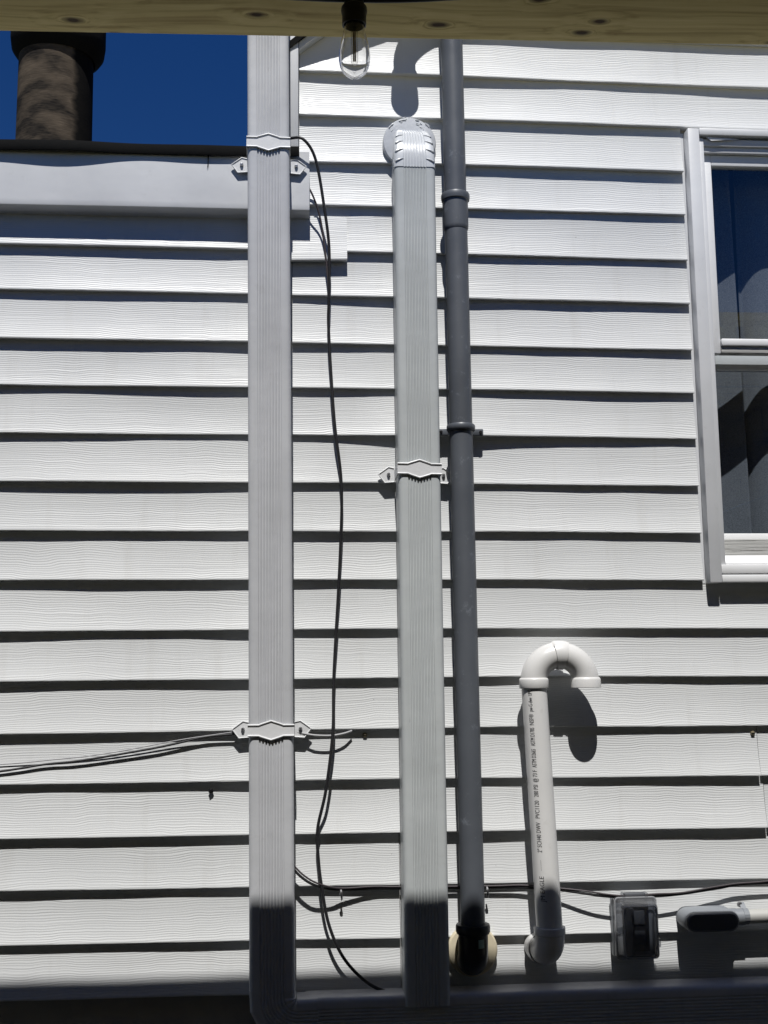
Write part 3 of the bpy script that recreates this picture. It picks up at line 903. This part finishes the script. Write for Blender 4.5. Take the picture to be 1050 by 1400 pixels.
def print_line(text, z0, z1, h, ang, name='print'):
    """lettering printed up the pipe: flat type wrapped on the pipe's own cylinder"""
    cu = bpy.data.curves.new('type', 'FONT'); cu.body = text; cu.size = 1.0; cu.resolution_u = 2
    to = bpy.data.objects.new('type', cu); C.objects.link(to)
    bpy.context.view_layer.update()
    me = bpy.data.meshes.new_from_object(to.evaluated_get(bpy.context.evaluated_depsgraph_get()))
    bpy.data.objects.remove(to); bpy.data.curves.remove(cu)
    bm = bmesh.new(); bm.from_mesh(me)
    bmesh.ops.remove_doubles(bm, verts=bm.verts, dist=1e-5)
    xs = [v.co.x for v in bm.verts]; w = max(xs) - min(xs); x0 = min(xs)
    for cut in (0.0, 0.12, 0.24, 0.36, 0.48, 0.6):
        bmesh.ops.bisect_plane(bm, geom=bm.verts[:] + bm.edges[:] + bm.faces[:], plane_co=(0, cut, 0), plane_no=(0, 1, 0))
    for v in bm.verts:
        z = z0 + (z1 - z0) * (v.co.x - x0) / w
        a = math.radians(ang) - (v.co.y - 0.35) * (h / 0.7) / PR
        v.co = Vector((px_(z) + (PR + 0.0003) * math.sin(a), py_(z) - (PR + 0.0003) * math.cos(a), z))
    c = Vector((px_(z0), py_(z0), z0))
    for v in bm.verts: v.co -= c
    bm.to_mesh(me); bm.free()
    me.materials.clear(); me.materials.append(M['ink'])
    o = bpy.data.objects.new(name, me); C.objects.link(o); o.parent = pv
    o.location = c - pv.location
    return o
for t, z0, z1, h in (('JM EAGLE', 1.114, 1.168, .0105), ('\u2014\u2014\u2014', 1.180, 1.203, .006), ('2" SCH40 DWV', 1.219, 1.283, .0105), ('PVC1120', 1.292, 1.330, .0105),
                     ('280 PSI', 1.338, 1.364, .0105), ('@ 73 F', 1.370, 1.396, .0105), ('ASTM D2665', 1.402, 1.442, .0105), ('ASTM D1785', 1.449, 1.489, .0105),
                     ('NSF\u00ae', 1.495, 1.519, .0105), ('pw-G-dwv', 1.525, 1.556, .0095), ('UPC', 1.560, 1.573, .0095)):
    print_line(t, z0, z1, h, -33)

# ------------------------------------------------------------------ weatherproof outlet cover
wb = empty('outlet_cover', (0.771, -0.002, 1.04), 'clear smoky weatherproof outlet box cover beside the white pipe', 'outlet box')
MB().box(0.722, 0.820, -0.016, 0.006, 0.977, 1.106).build('back_plate', M['grey_box'], wb, bevel=0.005, smooth=SM)
dv = MB().box(0.744, 0.802, -0.030, -0.0162, 0.990, 1.094).build('device', M['black'], wb, bevel=0.002, smooth=SM)
for z in (1.020, 1.064):
    MB().box(0.755, 0.791, -0.0335, -0.0302, z - 0.015, z + 0.015).build('receptacle', M['grey_lid'], dv, bevel=0.004, smooth=SM)
# the tilted black plug housing seen through the clear lid
m = MB()
m.loft([[(0.746, -0.031, z), (0.752 + .004 * math.sin((z - .99) * 30), -0.058, z), (0.760, -0.058, z), (0.757, -0.031, z)] for z in [0.988 + 0.01 * i for i in range(11)]])
m.build('inner_flap', M['grey_lid'], wb, smooth=SM)
def shell(m, a, b, t):
    """open-backed cover: outer and inner rounded rectangles lofted front to back"""
    def rr(x0, x1, z0, z1, y, r):
        p = []
        for cx, cz, a0 in ((x1 - r, z1 - r, 0), (x0 + r, z1 - r, 90), (x0 + r, z0 + r, 180), (x1 - r, z0 + r, 270)):
            for i in range(6):
                q = math.radians(a0 + 18 * i)
                p.append((cx + r * math.cos(q), y, cz + r * math.sin(q)))
        return p
    x0, x1, z0, z1 = a
    rings = [rr(x0, x1, z0, z1, -0.0165, .008), rr(x0 + .001, x1 - .001, z0 + .001, z1 - .001, -0.034, .008), rr(x0 + .006, x1 - .006, z0 + .005, z1 - .007, -0.040, .008),
             rr(x0 + .008, x1 - .007, z0 + .006, z1 - .010, b + .006, .009), rr(x0 + .013, x1 - .012, z0 + .011, z1 - .015, b, .007)]
    m.loft(rings, True, False)
    n = len(m.v); m.f.append(tuple(range(n - 24, n)))
    return m
cv = shell(MB(), (0.723, 0.819, 0.976, 1.109), -0.072, 0.002).build('clear_lid', M['cover'], wb, smooth=math.radians(50))
md = cv.modifiers.new('thickness', 'SOLIDIFY'); md.thickness = 0.0022
for (x0, x1, z0, z1, y, r_) in ((0.734, 0.808, 0.986, 1.095, -0.071, 0.0016), (0.724, 0.818, 0.977, 1.108, -0.034, 0.0018)):
    m = MB()
    c_ = []
    for cx, cz, a0 in ((x1 - .008, z1 - .008, 0), (x0 + .008, z1 - .008, 90), (x0 + .008, z0 + .008, 180), (x1 - .008, z0 + .008, 270)):
        c_ += [(cx + .008 * math.cos(math.radians(a0 + 18 * i)), y, cz + .008 * math.sin(math.radians(a0 + 18 * i))) for i in range(6)]
    m.tube(c_ + c_[:2], r_, 8).build('lid_rim', M['rim'], cv, smooth=SM)
MB().box(0.7245, 0.7275, -0.058, -0.036, 1.030, 1.036).build('lid_rib', M['rim'], cv)
MB().box(0.748, 0.796, -0.032, -0.014, 1.1095, 1.1165).build('hinge', M['grey_lid'], wb, bevel=0.002, smooth=SM)
for x in (0.745, 0.797):
    MB().box(x - .0035, x + .0035, -0.036, -0.016, 1.1085, 1.1175).build('hinge_lug', M['cover'], wb, bevel=0.0015)
MB().box(0.819, 0.8245, -0.040, -0.022, 1.000, 1.018).build('latch', M['cover'], wb, bevel=0.0015)

# ------------------------------------------------------------------ conduit body and conduit
lb = empty('conduit_fitting', (0.945, -0.02, 1.05), 'grey rounded conduit elbow box at the end of a pale conduit', 'conduit box')
def stadium(x0, x1, z0, z1, n=10):
    r = (z1 - z0) / 2; zc = (z0 + z1) / 2; p = []
    for i in range(n + 1):
        a = math.radians(-90 + 180 * i / n); p.append((x1 - r + r * math.cos(a), zc + r * math.sin(a)))
    for i in range(n + 1):
        a = math.radians(90 + 180 * i / n); p.append((x0 + r + r * math.cos(a), zc + r * math.sin(a)))
    return p
def st_ring(x0, x1, z0, z1, y): return [(x, y, z) for x, z in stadium(x0, x1, z0, z1)]
m = MB().loft([st_ring(.876, 1.004, 1.032, 1.078, 0.008), st_ring(.876, 1.004, 1.032, 1.078, -0.046), st_ring(.878, 1.002, 1.034, 1.0765, -0.050)])
m.build('body', M['grey_box'], lb, smooth=SM)
m = MB().loft([st_ring(.879, 1.000, 1.034, 1.076, -0.0503), st_ring(.879, 1.000, 1.034, 1.076, -0.057), st_ring(.883, .996, 1.038, 1.072, -0.061)])
m.build('lid', M['grey_lid'], lb, smooth=SM)
MB().tube([(0.990, -0.022, 1.0565), (1.006, -0.022, 1.0570), (1.0065, -0.022, 1.0570), (1.024, -0.022, 1.0575)], [0.0195, 0.0195, 0.0182, 0.0182], 32).build('hub', M['grey_box'], lb, smooth=SM)
MB().tube([(1.018, -0.022, 1.0573), (2.4, -0.022, 1.075)], 0.0158, 32).build('conduit', M['conduit'], lb, smooth=SM)
pts = [(1.0265, -0.002, 1.0845), (1.0265, -0.010, 1.0815)]
for i in range(11):
    a = math.radians(110 - 220 * i / 10)
    pts.append((1.0265, -0.022 - 0.0175 * math.cos(a), 1.0577 + 0.0175 * math.sin(a)))
m = MB()
rings = [[(p[0] - .006, p[1], p[2]), (p[0] + .006, p[1], p[2]), (p[0] + .006, p[1] - .0016, p[2] + .0012), (p[0] - .006, p[1] - .0016, p[2] + .0012)] for p in pts]
m.loft(rings)
m.build('conduit_strap', M['grey_box'], lb)
MB().disc_y([(0.0001, 0.0062), (0.0045, 0.0052), (0.0062, 0.002), (0.0062, 0.0)], (1.0215, -0.006, 1.0815), 16).build('screw', M['steel'], lb, smooth=SM)

# ------------------------------------------------------------------ cables
def cable(name, pts, r, mat, label, n=8, seg=8, cat='cable', group=None):
    sp_ = spline(pts, n)
    o = MB().tube(sp_, r, seg).build(name, M[mat], None, smooth=math.radians(60), origin=tuple(sp_[-1]))
    return tag(o, label, cat, group)
cable('drop_cable', [(-0.04, -0.030, 2.884), (0.0, -0.052, 2.888), (.030, -.060, 2.880), (.058, -.050, 2.833), (.079, -.036, 2.713), (.0895, -.024, 2.621), (.0885, -.014, 2.50), (.088, -.010, 2.422), (.1, -.010, 2.210), (.116, -.010, 2.054), (.112, -.010, 1.883), (.0965, -.010, 1.616),
                    (.093, -.020, 1.485), (.077, -.022, 1.357), (.058, -.012, 1.269), (.060, -.012, 1.20), (.067, -.020, 1.143), (.082, -.020, 1.065), (.113, -.018, .995), (.160, -.018, .944), (.205, -.022, .921), (.26, -.020, .914)],
      0.0036, 'cable', 'black cable dropping down the wall between the two downspouts')
cable('thin_drop_cable', [(-0.02, -0.022, 2.880), (.020, -.024, 2.80), (.045, -.032, 2.765), (.066, -.022, 2.71), (.078, -.012, 2.64), (.0865, -.009, 2.55), (.0880, -.009, 2.47), (.0885, -.010, 2.42)],
      0.0024, 'cable_brown', 'thin dark wire curling from the fascia end into the hanging cable')
cable('side_cable', [(-2.0, -.012, 1.30), (-0.85, -.001, 1.386), (-0.643, 0, 1.4075), (-.55, .002, 1.4205), (-.468, .001, 1.4280), (-.324, .001, 1.450), (-.26, .002, 1.462), (-.195, .002, 1.4755), (-.126, .000, 1.4815), (-.09, -.001, 1.484)],
      0.0025, 'cable', 'dark cable sagging left from the foot of the corner downspout strap')
cable('side_wire', [(-2.0, -.009, 1.36), (-0.80, .004, 1.414), (-.52, .004, 1.4315), (-.40, .003, 1.4445), (-.25, .003, 1.470), (-.13, -.001, 1.486)],
      0.0012, 'cable_grey', 'thin grey wire above the dark cable at left')
cable('white_wire', [(0.0, -.002, 1.486), (.03, -.006, 1.480), (.055, -.010, 1.476), (.09, -.010, 1.475), (.118, -.006, 1.479), (.137, .001, 1.4845)],
      0.0024, 'cable_grey', 'short pale wire end beside the lower strap of the corner downspout')
low = [(-.03, -.012, 1.225), (.005, -.018, 1.184), (.025, -.020, 1.165), (.05, -.020, 1.150), (.085, -.014, 1.1395), (.115, -.006, 1.1360), (.18, .002, 1.1350), (.239, .003, 1.134), (.437, .003, 1.1315), (.52, .002, 1.1295), (.595, -.004, 1.1245),
       (.66, -.014, 1.116), (.70, -.018, 1.110), (.746, -.020, 1.107), (.82, -.018, 1.1065), (.882, -.014, 1.109), (.968, -.008, 1.118), (1.05, -.005, 1.126), (1.3, -.005, 1.1275), (2.6, -.005, 1.125)]
cable('wall_cable', low, 0.0030, 'cable', 'black cable clipped along the lap above the outlet cover')
cable('wall_wire', [(x + .004, y - .003, z + .0044 + .0010 * math.sin(x * 40)) for x, y, z in low], 0.0020, 'cable_brown', 'thin dark wire lying along the black clipped cable')

def clip(x, z, label):
    r = empty('cable_clip', (x, -.004, z), label, 'cable clip', 'cable clips')
    MB().tube([(x, -.010, z + .009), (x + .001, -.015, z + .002), (x + .002, -.010, z - .012), (x + .001, -.006, z - .016)], [.0018, .0026, .0020, .0006], 8).build('tail', M['cable_grey'], r, smooth=SM)
    MB().disc_y([(0.0001, 0.005), (0.003, 0.004), (0.004, 0.0)], (x, -.014, z + .002), 12).build('nail', M['steel'], r, smooth=SM)
    return r
clip(0.1095, 1.128, 'small cable clip where the black cables cross, between the downspouts')
clip(0.4385, 1.126, 'small cable clip just right of the dark grey pipe')

def screw_anchor(x, z, label, k):
    r = empty('screw_anchor', (x, 0.0, z), label, 'screw', 'old brass screws in the siding')
    MB().disc_y([(0.0001, 0.011), (0.0045, 0.010), (0.0058, 0.007), (0.0058, -0.004)], (x, 0.018, z), 14).build('head', M['brass'], r, smooth=SM)
    MB().box(x - .0045, x + .0045, 0.0064, 0.0076, z - .0007, z + .0007).build('slot', M['black'], r)
    return r
screw_anchor(0.1675, 1.4745, 'brass screw in the siding right of the pale wire end', 0)
screw_anchor(-0.1025, 1.4785, 'brass screw in the siding left of the corner downspout', 1)
screw_anchor(1.0815, 1.4655, 'brass screw in the siding at the far right below the window', 2)
r = empty('cable_stub', (-0.181, -0.002, 1.3555), 'cut black cable stub poking out of the siding at left', 'cable stub')
MB().tube([(-.181, .01, 1.356), (-.181, .004, 1.3555), (-.1805, .0025, 1.355)], 0.0045, 12).build('sheath', M['cable'], r, smooth=SM)
MB().disc_y([(0.0001, 0.001), (0.0055, 0.001), (0.0062, 0.0)], (-.181, .006, 1.356), 16).build('grommet', M['black'], r)

# ------------------------------------------------------------------ flue on the low wing
fl = empty('flue_pipe', (-0.906, 1.6, 2.885), 'round sooty brown flue with black cap above the low roof', 'chimney')
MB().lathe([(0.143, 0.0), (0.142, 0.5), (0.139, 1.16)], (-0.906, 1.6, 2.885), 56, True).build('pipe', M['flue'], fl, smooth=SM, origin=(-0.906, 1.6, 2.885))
MB().lathe([(0.1395, 3.972), (0.160, 3.992), (0.173, 4.012), (0.178, 4.05), (0.178, 4.11), (0.172, 4.16), (0.10, 4.22), (0.001, 4.24)], (-0.9, 1.6, 0), 56).build('cap', M['dark_metal'], fl, smooth=SM, origin=(-0.9, 1.6, 4.0))

# ------------------------------------------------------------------ patio roof the photograph is taken from under
pg = empty('patio_roof', (0.3, -1.0, 0), 'treated lumber beam of the patio roof across the top', 'beam')
def bz(x): return 2.6215 + 0.0145 * (x - 0.16)
rings = []
for i in range(60):
    x = -2.6 + 5.6 * i / 59
    e = 0.0012 * ns(x * 3.1, 0, 40) ; e2 = 0.002 * ns(x * 5, 3, 41)
    z0, z1 = bz(x) + e, 2.768
    y0, y1 = -1.140 + e2, -0.960 + e
    r_ = 0.005
    rings.append([(x, y0 + r_, z0), (x, y1 - r_, z0), (x, y1 - .0015, z0 + .0015), (x, y1, z0 + r_), (x, y1, z1), (x, y0, z1), (x, y0, z0 + r_), (x, y0 + .0015, z0 + .0015)])
MB().loft(rings).build('beam', M['lumber'], pg, smooth=math.radians(50), origin=(0.2, -1.0, 2.62))
for i in range(9):
    x = -2.2 + 0.61 * i
    MB().box(x, x + .038, -5.6, -1.1445, 2.665, 2.7684).build('rafter', M['lumber'], pg, bevel=.003, origin=(x, -3, 2.665))
MB().box(-2.7, 3.1, -5.7, -0.974, 2.7686, 2.823).build('roof_deck', M['lumber'], pg, origin=(0.2, -3, 2.81))
for x in (-2.2, 2.6):
    for y in (-1.10, -5.5):
        MB().box(x, x + .089, y, y + .089, 0.0, 2.585 if y > -2 else 2.664).build('post', M['lumber'], pg, bevel=.004, origin=(x, y, 0))

for i in range(38):                                  # unseen board walls behind and beside the camera, added to deepen the shade
    x = -2.7 + 0.1526 * i
    MB().box(x, x + .146, -5.72, -5.702, 0.0, 2.768).build('blocker_back', M['blocker'], pg, origin=(x, -5.7, 0))
for sx in (-2.72, 3.105):
    for i in range(30):
        y = -5.70 + 0.1526 * i
        MB().box(sx, sx + .018, y, y + .146, 0.0, 2.768).build('blocker_side', M['blocker'], pg, origin=(sx, y, 0))

# ------------------------------------------------------------------ string light
bx_, by_ = 0.0937, -1.0775
st = empty('string_light', (bx_, by_, 2.49), 'clear glass bulb in black socket hanging from the wooden beam', 'light bulb')
BZ = 2.4895
MB().lathe([(0.0165, 0.083), (0.0182, 0.084), (0.0182, 0.101), (0.0192, 0.103), (0.0198, 0.107), (0.0192, 0.112), (0.0155, 0.115), (0.0148, 0.122), (0.0148, 0.128), (0.012, 0.1305), (0.001, 0.131)], (bx_, by_, BZ), 32).build('socket', M['black'], st, smooth=math.radians(40), origin=(bx_, by_, BZ + .1))
prof = [(0.0004, 0.0), (0.006, 0.0008), (0.012, 0.0035), (0.0175, 0.009), (0.0215, 0.017), (0.0234, 0.027), (0.0236, 0.034), (0.0228, 0.043), (0.0208, 0.054), (0.0182, 0.066), (0.0160, 0.076), (0.0150, 0.083), (0.0148, 0.090)]
inner = [(max(r - 0.0011, 0.0002), z + 0.0011 * (1 - min(1, z / 0.02))) for r, z in prof]
MB().lathe(prof + inner[::-1], (bx_, by_, BZ), 64).build('bulb', M['glass'], st, smooth=math.radians(60), origin=(bx_, by_, BZ))
MB().lathe([(0.0003, 0.020), (0.0035, 0.0205), (0.0050, 0.024), (0.0054, 0.030), (0.0054, 0.078)], (bx_, by_, BZ), 24).build('inner_tube', M['bulb'], st, smooth=math.radians(60))
MB().tube([(bx_ - .0012, by_, BZ + .074), (bx_ - .0012, by_, BZ + .026), (bx_ + .0012, by_, BZ + .026), (bx_ + .0012, by_, BZ + .074)], 0.0011, 8).build('filament', M['filament'], st)
MB().tube(spline([(-2.6, by_ - .075, 2.572), (-1.2, by_ - .075, 2.590), (-0.4, by_ - .04, 2.606), (bx_, by_, 2.6145), (0.5, by_ - .04, 2.619), (1.6, by_ - .075, 2.633), (3.0, by_ - .075, 2.652)], 10), 0.004, 10).build('string_cable', M['black'], st, smooth=SM)
